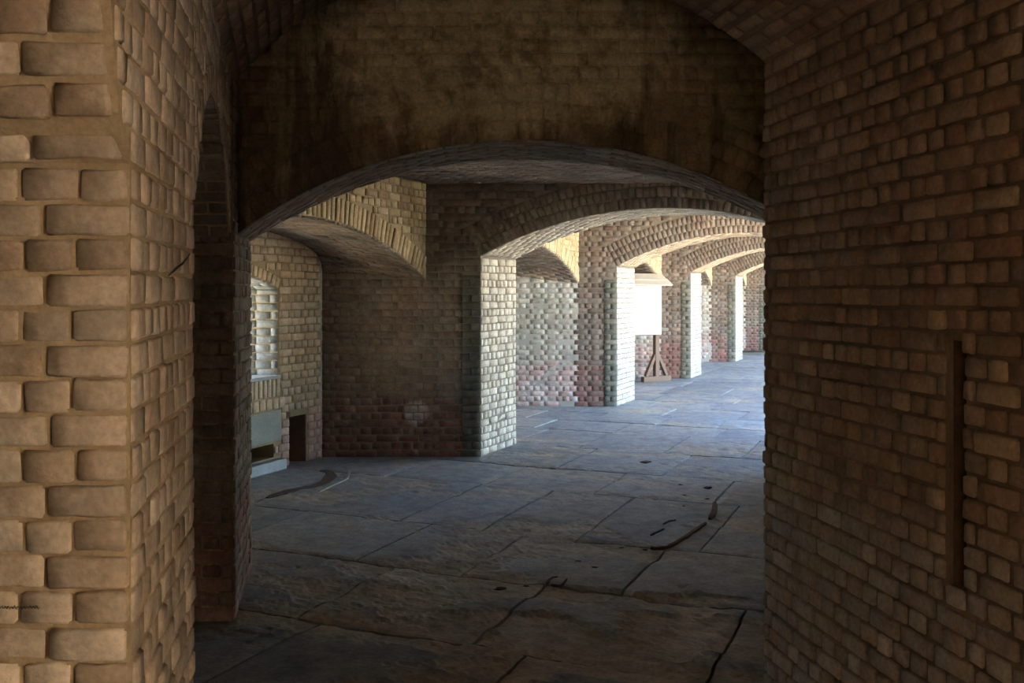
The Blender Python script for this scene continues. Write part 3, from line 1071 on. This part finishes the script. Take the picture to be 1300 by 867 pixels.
# ================================================================== GALLERY: alcove arches, outer wall, ceilings
for k, (x0, y0) in enumerate(CROSS[:5]):
    if k == 0:
        ya = YA2 - 0.15
    else:
        ya = CROSS[k - 1][1] + TH
    xw = x0 + WOFF                           # on the plane through (xw, y0) along U2
    yc = (ya + y0) / 2 if k else 8.1
    half = (y0 - yc)
    rise = 0.505
    zs = 1.805
    am = MB()

    def onW(y, z, off=0.0):
        return Vector((xw - K * (y0 - y) + off, y, z))

    nn = 28
    Wc = [(yy, zz) for yy, zz in arch_pts(yc, half, zs, rise, nn)]
    # inner end curve, fuller at the haunches
    Sc = [(yc + half * math.sin(-math.pi / 2 + math.pi * i / nn), 1.93 + 0.385 * math.cos(-math.pi / 2 + math.pi * i / nn) ** 0.8) for i in range(nn + 1)]
    top = CEIL + 0.2
    vs = [onW(y, z) for y, z in Wc] + [onW(y, top) for y, z in Wc] + [onW(y, z, SOFF - WOFF) for y, z in Sc] + [onW(y, top, SOFF - WOFF) for y, z in Sc]
    n = nn + 1
    fs = []
    for i in range(nn):
        fs += [(i, i + 1, n + i + 1, n + i), (2 * n + i, 3 * n + i, 3 * n + i + 1, 2 * n + i + 1), (i, 2 * n + i, 2 * n + i + 1, i + 1), (n + i, n + i + 1, 3 * n + i + 1, 3 * n + i)]
    fs += [(0, n, 3 * n, 2 * n), (nn, 2 * n + nn, 3 * n + nn, n + nn)]
    am.add(vs, fs, M['ochre_mortar'])
    if ya < yc - half - 0.01:
        am.prism([onW(ya, 0), onW(yc - half, 0), onW(yc - half, top), onW(ya, top)], (SOFF - WOFF, 0, 0), M['ochre_mortar'])
    lab = ['sunlit ochre brick arch over the gun alcove, nearest one at left', 'brick arch over the second gun alcove, behind the first pale jamb',
           'brick arch over the gun alcove behind the display board', 'brick arch over the fourth gun alcove down the gallery', 'brick arch over the farthest gun alcove'][k]
    ao = tag(am.build('wall_alcove_arch'), lab, 'arch', kind='structure')
    W = Wall(ao, single=(k < 2), far=(k > 0))
    # spandrel face towards the gallery
    Wn = JG
    L0 = (yc - half)
    lay_plane(W, onW(L0, 0), U2, ZV, Wn, 0, 2 * half * KN, zs, CEIL,
              lambda u, z: not in_arch(L0 + u / KN, z, yc, half, zs, rise, 0.22) and z > zs, M['ochre'], c=0.0752)
    lay_ring(W, onW(L0, 0), U2, Wn, half * KN, half * KN, zs, rise, M['ochre'], rings=1, rh=0.22, c=0.072)
    # soffit
    ln = [0]
    for a, b in zip(Wc[:-1], Wc[1:]):
        ln.append(ln[-1] + math.hypot((b[0] - a[0]) * KN, b[1] - a[1]))

    def soff(s, t, ln=ln, Wc=Wc, Sc=Sc, onW=onW):
        s = max(0, min(ln[-1] - 1e-5, s))
        i = max(j for j in range(nn) if ln[j] <= s)
        f = (s - ln[i]) / (ln[i + 1] - ln[i])
        a = onW(Wc[i][0] + (Wc[i + 1][0] - Wc[i][0]) * f, Wc[i][1] + (Wc[i + 1][1] - Wc[i][1]) * f)
        b = onW(Sc[i][0] + (Sc[i + 1][0] - Sc[i][0]) * f, Sc[i][1] + (Sc[i + 1][1] - Sc[i][1]) * f, SOFF - WOFF)
        return a + (b - a) * (t / abs(SOFF - WOFF))

    lay_arc(W, soff, ln[-1], abs(SOFF - WOFF), M['pier'], c=0.074, L=0.2, flip=False, proud=0.016)

# brick ceilings of the bays
for k, (x0, y0) in enumerate(CROSS[:5]):
    ya = YA2 if k == 0 else CROSS[k - 1][1] + TH
    cb = MB()
    xa = x0 - K * (y0 - ya)
    cb.prism([(xa + WOFF - 0.2, ya, CEIL), (xa + 4.5, ya, CEIL), (x0 + 4.5, y0, CEIL), (x0 + WOFF - 0.2, y0, CEIL)], (0, 0, 0.25), M['pier_mortar'])
    co = tag(cb.build('ceiling_bay'), ['low brick ceiling just behind the near arch', 'brick ceiling between the first and second gallery arches', 'brick ceiling above the display board',
                                      'brick ceiling between the third and fourth gallery arches', 'brick ceiling between the fourth and fifth gallery arches'][k], 'ceiling', kind='structure')
    W = Wall(co, single=(k == 0), far=True)
    lay_plane(W, (xa + WOFF, ya, CEIL), (1, 0, 0), (K, 1, 0), (0, 0, -1), 0, 3.6, 0, (y0 - ya) * KN, lambda u, v: True, M['pier'], c=0.0752)

# ---- outer wall of the first alcove: embrasure, stone lintel, slot and niche
XS = CROSS[0][0] + SOFF


def onS(y, z, d=0.0):
    """on the outer wall; d = depth into it (to the left)"""
    return Vector((XS - K * (CROSS[0][1] - y) - d, y, z))


EY0, EY1, ESILL, ESP, ECR = 8.0, 9.353, 0.87, 1.71, 1.86
sm = MB()
NI = (9.515, 9.778, 0.0, 0.47)
SLT = (8.5, 9.29, 0.12, 0.25)


def s_box(y0, y1, z0, z1, d0, d1, mat):
    sm.prism([onS(y0, z0, d0), onS(y1, z0, d0), onS(y1, z1, d0), onS(y0, z1, d0)], (-(d1 - d0), 0, 0), mat)


FD_ = 0.34
mm = M['ochre_mortar']
s_box(6.0, EY0, 0, CEIL, 0, 1.5, mm)
s_box(EY0, EY1, 0, SLT[2], 0, FD_, mm)
s_box(EY0, SLT[0], SLT[2], SLT[3], 0, FD_, mm)
s_box(SLT[1], EY1, SLT[2], SLT[3], 0, FD_, mm)
s_box(EY0, EY1, SLT[3], ESILL, 0, FD_, mm)
s_box(EY0, EY1, 0, ESILL, FD_, 1.5, mm)
s_box(EY1, NI[0], 0, CEIL, 0, FD_, mm)
s_box(NI[0], NI[1], NI[3], CEIL, 0, FD_, mm)
s_box(NI[1], 10.3, 0, CEIL, 0, FD_, mm)
s_box(EY1, 10.3, 0, CEIL, FD_, 1.5, mm)
ep = arch_pts((EY0 + EY1) / 2, (EY1 - EY0) / 2, ESP, ECR - ESP, 14)
poly = [(EY0, CEIL)] + [(EY1, CEIL)] + ep[::-1]
sm.prism([onS(y, z) for y, z in poly], (-1.5, 0, 0), mm)
wall_outer = tag(sm.build('wall_outer'), 'warm lit brick outer wall of the near alcove with an arched gun embrasure', 'wall', kind='structure')
WS = Wall(wall_outer)


def s_in(u, z):
    y = 6.0 + u / KN
    if in_arch(y, z, (EY0 + EY1) / 2, (EY1 - EY0) / 2, ESP, ECR - ESP, 0.105) and z > ESILL - 0.33:
        return False
    if EY0 - 0.02 < y < EY1 + 0.02 and ESILL - 0.60 < z < ESILL:
        return False
    if SLT[0] < y < SLT[1] and SLT[2] - 0.09 < z < SLT[3] + 0.02:
        return False
    if NI[0] - 0.005 < y < NI[1] + 0.005 and z < NI[3]:
        return False
    if NI[0] - 0.05 < y < NI[0] + 0.03 and NI[3] - 0.01 < z < NI[3] + 0.06:
        return False
    return z > (0.09 if y < 9.37 else 0.0)


lay_plane(WS, onS(6.0, 0), U2, ZV, JG, 0, 4.0 * KN, 0, 2.4, s_in, M['scarp'], c=0.0752)
lay_ring(WS, onS(EY0, 0), U2, JG, (EY1 - EY0) / 2 * KN, (EY1 - EY0) / 2 * KN, ESP, ECR - ESP, M['scarp'], rings=1, rh=0.105)
# rowlock courses under the sill
for r_, (za, zb) in enumerate(((ESILL - 0.185, ESILL - 0.005), (ESILL - 0.30, ESILL - 0.19))):
    y = 7.98
    st = 0.066 if r_ == 0 else 0.1
    while y < EY1 + 0.02:
        WS.brick(onS(y + st / KN / 2, (za + zb) / 2), ZV, U2, JG, zb - za - 0.01, st - 0.011, M['scarp'], 0.01)
        y += st / KN
# embrasure jamb and soffit
lay_plane(WS, onS(EY1, 0), (-1, 0, 0), ZV, (0, -1, 0), 0, 1.4, ESILL, ESP, lambda u, z: True, M['grey'], c=0.079, Ls=0.2, Lh=0.14)
Re, Ae = seg((EY1 - EY0) / 2, ECR - ESP)
lay_arc(WS, lambda s, t: onS((EY0 + EY1) / 2 + Re * math.sin(-Ae + s / Re), ECR - Re + Re * math.cos(-Ae + s / Re)) + Vector((-t, 0, 0)), 2 * Re * Ae, 1.4, M['grey'], c=0.075, L=0.2, flip=False)
# sill, lintel, kerb, niche lining
p = MB(); p.obox(onS((EY0 + EY1) / 2, ESILL + 0.008, 0.42), U2 * ((EY1 - EY0) / 2 * KN), (0.45, 0, 0), (0, 0, 0.016), M['kerb'])
p.build('sill', wall_outer, bevel=0.004)
p = MB(); p.obox(onS((8.0 + 9.40) / 2, 0.415, 0.06), U2 * (0.70 * KN), JG * 0.075, (0, 0, 0.145), M['lintel'])
p.build('stone_lintel', wall_outer, bevel=0.008)
p = MB()
p.obox(onS(8.6, 0.055, -0.03), U2 * (0.76 * KN), JG * 0.06, (0, 0, 0.05), M['kerb'])
p.build('kerb', wall_outer, bevel=0.01)
p = MB(); p.obox(onS((NI[0] + NI[1]) / 2, 0.235, 0.30), U2 * 0.15, JG * 0.02, (0, 0, 0.235), M['rust'])
p.build('niche_back', wall_outer)
p = MB(); p.obox(onS(NI[1] - 0.006, 0.235, 0.165), (0.16, 0, 0), (0, 0.006, 0), (0, 0, 0.233), M['niche'])
p.build('niche_side', wall_outer)
p = MB(); p.obox(onS(NI[0] - 0.01, NI[3] + 0.025, 0.02), U2 * 0.036, JG * 0.022, (0, 0, 0.027), M['niche'])  # flush dark block standing in for the shade of a hollow notch
p.build('notch_shade', wall_outer)

# ---- outer walls of the farther bays
for k in range(1, 5):
    x0, y0 = CROSS[k]
    ya = CROSS[k - 1][1] + TH
    bm_ = MB()

    def onB(y, z):
        return Vector((x0 + SOFF - K * (y0 - y), y, z))
    e0, e1 = (ya + y0) / 2 - 0.6, (ya + y0) / 2 + 0.6
    for a, b, c, d in ((ya - 0.9, e0, 0, 3.0), (e1, y0 + 0.2, 0, 3.0), (e0, e1, 0, 0.87), (e0, e1, 1.8, 3.0)):
        bm_.prism([onB(a, c), onB(b, c), onB(b, d), onB(a, d)], (-1.4, 0, 0), M['gun'])
    o = tag(bm_.build('wall_outer'), ['outer wall with embrasure of the second alcove, hidden beyond the first pier', 'outer wall with embrasure of the display board bay',
                                     'outer wall with embrasure of the fourth alcove', 'outer wall with embrasure of the fifth alcove'][k - 1], 'wall', kind='structure')
    Wall(o)

# ================================================================== unseen enclosure: shuts daylight out except at openings placed for the light
r = MB()
xe = lambda y: CROSS[0][0] + 4.5 + K * (y - CROSS[0][1])
r.prism([(-6.5, -2.3, ROOF), (3.2, -2.3, ROOF), (3.2, 6.6, ROOF), (xe(10.02), 10.02, ROOF), (xe(36), 36, ROOF), (xe(36) - 9.0, 36, ROOF), (-6.5, 5.0, ROOF)], (0, 0, 0.3), M['core'])
tag(r.build('roof'), 'massive masonry roof above the vaults of the fort', 'roof', kind='structure')
r = MB()
r.box(-4.6, -4.3, -2.0, 6.2, 0, ROOF, M['core'])
tag(r.build('wall_side_room'), 'unlit masonry wall of the side room left of the passage', 'wall', kind='structure')
r = MB()
r.box(9.0, 10.0, -13.0, 4.0, -0.3, 5.5, M['bouncewall'])  # invented walls out of view, bouncing warm sunlight into the passage
r.box(-16, 10.0, -14.0, -13.0, -0.3, 5.5, M['bouncewall'])
tag(r.build('wall_bounce'), 'unseen tan wall added across the yard for warm bounced light', 'wall', kind='structure')
r = MB()
for x0_, x1_, z0_, z1_ in ((-4.6, -0.55, 0, ROOF), (0.05, 3.2, 0, ROOF), (-0.55, 0.05, 0, 1.45), (-0.55, 0.05, 2.15, ROOF)):  # high opening added to send fill light forward to the arch wall
    r.box(x0_, x1_, -2.3, -2.0, z0_, z1_, M['core'])
tag(r.build('wall_back'), 'masonry wall closing the passage behind the camera', 'wall', kind='structure')
r = MB()
r.box(2.6, 3.0, YR - 0.6, YA2 + 0.1, 0, ROOF, M['core'])
r.box(1.9, 2.6, YR - 0.6, YR - 0.1, 0, ROOF, M['core'])  # box added to stop daylight leaking round the right wall
tag(r.build('wall_recess'), 'unlit wall at the end of the recess beyond the right wall', 'wall', kind='structure')
r = MB()
Q0, Q1 = Vector((2.6, YA2 - 0.1, 0)), Vector((CROSS[0][0] + 3.95, 10.1, 0))
for f0, f1, z0, z1 in ((0, 0.80, 0, ROOF), (0.89, 1, 0, ROOF), (0.80, 0.89, 2.35, ROOF)):  # narrow gap added to throw light on the near alcove
    a, b = Q0.lerp(Q1, f0), Q0.lerp(Q1, f1)
    a.z = b.z = z0
    r.prism([a, a + Vector((0.5, 0, 0)), b + Vector((0.5, 0, 0)), b], (0, 0, z1 - z0), M['core'])
tag(r.build('wall_parade'), 'masonry wall on the parade side of the first bay', 'wall', kind='structure')
r = MB()
r.prism([(xe(32) - 9, 33.4, 0), (xe(33.4), 33.4, 0), (xe(33.4), 33.8, 0), (xe(32) - 9, 33.8, 0)], (0, 0, ROOF), M['core'])
tag(r.build('wall_end'), 'masonry end wall of the gallery', 'wall', kind='structure')
g = MB()
g.box(-90, 90, -90, 110, -0.45, -0.31, M['sea'])
g.box(3.2, 40, -13, 10.1, -0.30, -0.03, M['sand'])
g.box(-16, 3.2, -13, -2.2, -0.30, -0.03, M['sand'])
g.prism([(xe(10.1), 10.1, -0.3), (60, 10.1, -0.3), (60, 60, -0.3), (xe(60), 60, -0.3)], (0, 0, 0.27), M['sand'])
tag(g.build('ground'), 'pale sandy parade ground outside the gallery', 'ground', kind='structure')


# ================================================================== OBJECTS
def empty(name, loc):
    e = bpy.data.objects.new(name, None)
    e.location = loc
    e.empty_display_size = 0.2
    COL.objects.link(e)
    return e


# ---- display board in the third bay
BX, BY = 2.68, 18.3
board = tag(empty('display_board', (BX, BY, 0)), 'white display board with shingled roof on a brown timber stand', 'display board')


def bpart(name, mat, boxes, parent=board, bevel=0.006):
    p = MB()
    for c, ax, ay, az in boxes:
        p.obox(c, ax, ay, az, mat)
    return p.build(name, parent, bevel=bevel)


for px in (0.0, -1.0):
    post = bpart('post', M['wood'], [((px, 0, 0.97), (0.045, 0, 0), (0, 0.045, 0), (0, 0, 0.93))])
    bpart('foot_beam', M['wood'], [((px, 0, 0.05), (0.32, 0, 0), (0, 0.05, 0), (0, 0, 0.05))])
    for sgn in (-1, 1):
        a, b = Vector((px + sgn * 0.24, 0, 0.10)), Vector((px + sgn * 0.03, 0, 0.50))
        d = (b - a)
        q = d.normalized()
        bpart('brace', M['wood'], [((a + b) / 2, q * (d.length / 2), (0, 0.035, 0), Vector((-q.z, 0, q.x)) * 0.03)])
pan = bpart('panel', M['panel'], [((-0.47, -0.065, 1.325), (0.53, 0, 0), (0, 0.015, 0), (0, 0, 0.445))], bevel=0.003)
bpart('panel_frame', M['wood'], [((-0.47, -0.045, 0.875), (0.545, 0, 0), (0, 0.02, 0), (0, 0, 0.012)), ((-0.47, -0.045, 1.775), (0.545, 0, 0), (0, 0.02, 0), (0, 0, 0.012)),
                                 ((0.068, -0.045, 1.325), (0.012, 0, 0), (0, 0.02, 0), (0, 0, 0.45)), ((-1.008, -0.045, 1.325), (0.012, 0, 0), (0, 0.02, 0), (0, 0, 0.45))], bevel=0.003)
roof = bpart('board_roof', M['wood'], [((-0.47, 0, 1.86), (0.60, 0, 0), (0, 0.03, 0), (0, 0, 0.03))])
for sgn in (-1, 1):
    for j in range(2):
        yy, zz = sgn * (0.20 - 0.12 * j), 1.835 + 0.085 * j + 0.006 * j
        sl_ = Vector((0, sgn * 0.085, -0.058))
        bpart('roof_board', M['shingle'], [((-0.47, yy, zz + 0.01), (0.63 - 0.035 * j, 0, 0), sl_, Vector((0, 0.058 * sgn, 0.085)).normalized() * 0.012)], parent=roof, bevel=0.003)

board.rotation_euler.z = math.radians(30)

# ---- loose things on the floor
def floor_at(x, y):
    Y = FPX * CAMH / (y - HZ)
    return Vector(((x - 650) * Y / FPX, Y, 0))


def strip(pts, w, h, mat, name, seed=0, z0=-0.004):
    """a low strip following floor points"""
    rr = random.Random(seed)
    vs, fs = [], []
    n = len(pts)
    for i, p in enumerate(pts):
        a = pts[max(0, i - 1)]
        b = pts[min(n - 1, i + 1)]
        t = (b - a).normalized()
        s = Vector((-t.y, t.x, 0))
        ww = w * rr.uniform(0.7, 1.15) * (0.45 if i in (0, n - 1) else 1)
        hh = h * rr.uniform(0.8, 1.1)
        vs += [p + s * ww + Vector((0, 0, z0)), p + s * ww * 0.8 + Vector((0, 0, hh)), p - s * ww * 0.8 + Vector((0, 0, hh)), p - s * ww + Vector((0, 0, z0))]
    for i in range(n - 1):
        for k in range(3):
            fs.append((4 * i + k, 4 * i + k + 1, 4 * i + 4 + k + 1, 4 * i + 4 + k))
        fs.append((4 * i + 3, 4 * i, 4 * i + 4, 4 * i + 7))
    fs += [(0, 1, 2, 3), (4 * n - 1, 4 * n - 2, 4 * n - 3, 4 * n - 4)]
    m = MB()
    m.add(vs, fs, mat)
    return m.build(name)


def curve_pts(pix, n=14):
    ps = [floor_at(*p) for p in pix]
    out = []
    for i in range(n + 1):
        t = i / n * (len(ps) - 1)
        k = min(int(t), len(ps) - 2)
        f = t - k
        p0, p1, p2, p3 = ps[max(0, k - 1)], ps[k], ps[k + 1], ps[min(len(ps) - 1, k + 2)]
        out.append(0.5 * ((2 * p1) + (p2 - p0) * f + (2 * p0 - 5 * p1 + 4 * p2 - p3) * f * f + (3 * p1 - p0 - 3 * p2 + p3) * f ** 3))
    return out


o = strip(curve_pts([(826, 697), (845, 696), (862, 688), (880, 676), (896, 665)]), 0.016, 0.016, M['rust'], 'iron_strip', 1)
tag(o, 'long dark curved iron strip lying on the flagstones right of centre', 'iron strip')
o = strip(curve_pts([(901, 660), (906, 652), (908, 640)], 7), 0.024, 0.018, M['rust'], 'iron_strip', 2)
tag(o, 'short rusty end piece beyond the long curved iron strip', 'iron strip')
o = strip(curve_pts([(408, 597), (419, 600), (417, 609), (400, 617), (372, 622), (340, 632)], 16), 0.06, 0.004, M['chip'], 'traverse_track', 3)
tag(o, 'dark curved gun track worn into the floor by the alcove', 'gun track')
o = strip(curve_pts([(438, 592), (443, 599), (440, 608), (428, 614), (405, 624)], 12), 0.012, 0.007, M['lintel'], 'stone_edging', 4)
tag(o, 'thin pale curved stone edging beside the dark gun track', 'edging')


def chip(px, py, size, seed, name, label, group=None, flat=0.3, mat='chip'):
    rr = random.Random(seed)
    bm = bmesh.new()
    bmesh.ops.create_icosphere(bm, subdivisions=2, radius=1)
    for v in bm.verts:
        k = 0.75 + 0.5 * rr.random()
        v.co = Vector((v.co.x * size * k * 1.5, v.co.y * size * k, v.co.z * size * flat * k))
    zmin = min(v.co.z for v in bm.verts)
    for v in bm.verts:
        v.co.z -= zmin
    me = bpy.data.meshes.new(name)
    bm.to_mesh(me)
    bm.free()
    o = link(name, me, M[mat])
    o.location = floor_at(px, py) + Vector((0, 0, 0.001))
    o.rotation_euler.z = rr.uniform(-0.6, 0.6)
    return tag(o, label, 'debris', group)


CHIPS = [(734, 713, 0.016, 'small dark stone chip on the middle flagstone, left of a pair'), (755, 721, 0.018, 'small dark stone chip on the middle flagstone, right of a pair'),
         (668, 745, 0.016, 'dark stone chip left of the curled leaf litter on the floor'), (635, 749, 0.032, 'flat dark flake on the floor, leftmost of the litter'),
         (789, 696, 0.014, 'tiny dark chip left of the long curved iron strip'), (819, 699, 0.018, 'dark crumb at the near end of the long curved iron strip'),
         (899, 620, 0.034, 'dark flake of debris beyond the rusty iron piece'), (898, 634, 0.02, 'dark crumb just beyond the rusty iron piece'),
         (869, 629, 0.016, 'small crumb on the slab left of the rusty iron piece'), (868, 643, 0.013, 'tiny crumb left of the rusty iron piece'),
         (820, 588, 0.05, 'brown flat flake on the lit edge of the floor'), (864, 616, 0.018, 'tiny crumb far out on the slab beyond the iron strip')]
for i, (a, b, s, l) in enumerate(CHIPS):
    chip(a, b, s * 0.75, 40 + i, 'stone_chip', l, 'chips of stone scattered on the floor')
for i, (pix, l) in enumerate([([(842, 666), (850, 662), (858, 661)], 'narrow dark bark sliver lying left of the iron strip'), ([(826, 680), (834, 676), (843, 672)], 'thin dark sliver nearer the camera, left of the iron strip'),
                              ([(694, 741), (700, 735), (708, 733)], 'thin curled twig in the litter at the slab corner'), ([(700, 743), (712, 744), (720, 736)], 'dark curled leaf in the litter at the slab corner')]):
    o = strip(curve_pts(pix, 6), 0.009, 0.009, M['chip'], 'wood_sliver', 60 + i)
    tag(o, l, 'debris', 'slivers lying on the floor')


# ---- twig stuck in a joint of the left pier, and the pen scribble on it
def wire(name, pts, rad, mat, res=6):
    m = MB()
    vs, fs = [], []
    for i, p in enumerate(pts):
        a, b = pts[max(0, i - 1)], pts[min(len(pts) - 1, i + 1)]
        t = (b - a).normalized()
        s = t.orthogonal().normalized()
        q = t.cross(s)
        rr = rad * (0.5 if i in (0, len(pts) - 1) else 1)
        for k in range(res):
            an = 2 * math.pi * k / res
            vs.append(p + s * math.cos(an) * rr + q * math.sin(an) * rr)
    for i in range(len(pts) - 1):
        for k in range(res):
            fs.append((i * res + k, i * res + (k + 1) % res, (i + 1) * res + (k + 1) % res, (i + 1) * res + k))
    m.add(vs, fs, mat)
    return m.build(name)


def on_pier_side(px, py, out=0.012):
    a = (px - 650) / FPX
    y = -0.4454 / (a + 0.176)
    return Vector((xl(y) + out, y, CAMH + (HZ - py) * y / FPX))


tw = wire('twig', [on_pier_side(*p) for p in ((208, 350), (216, 343), (219, 340), (226, 335), (236, 322))], 0.0035, M['chip'])
tag(tw, 'dry dark twig caught in a joint on the side of the left pier', 'twig')


def on_pier_front(px, py, out=0.014):
    return Vector(((px - 650) * 2.1 / FPX, 2.1 - out, CAMH + (HZ - py) * 2.1 / FPX))


scr = []
rr = random.Random(9)
for i in range(46):
    x = 0 + i * 1.2
    scr.append(on_pier_front(x, 768.5 + 2.0 * math.sin(i * 1.9) * (0.5 + rr.random()), 0.0145))
s_ = wire('pen_scribble', scr, 0.0011, M['ink'], 5)
s_.parent = wall_left

# ================================================================== all the brickwork
bpy.context.view_layer.update()
deps = bpy.context.evaluated_depsgraph_get()
for w in Wall.all:
    w.finish(deps)
    deps = bpy.context.evaluated_depsgraph_get() if False else deps
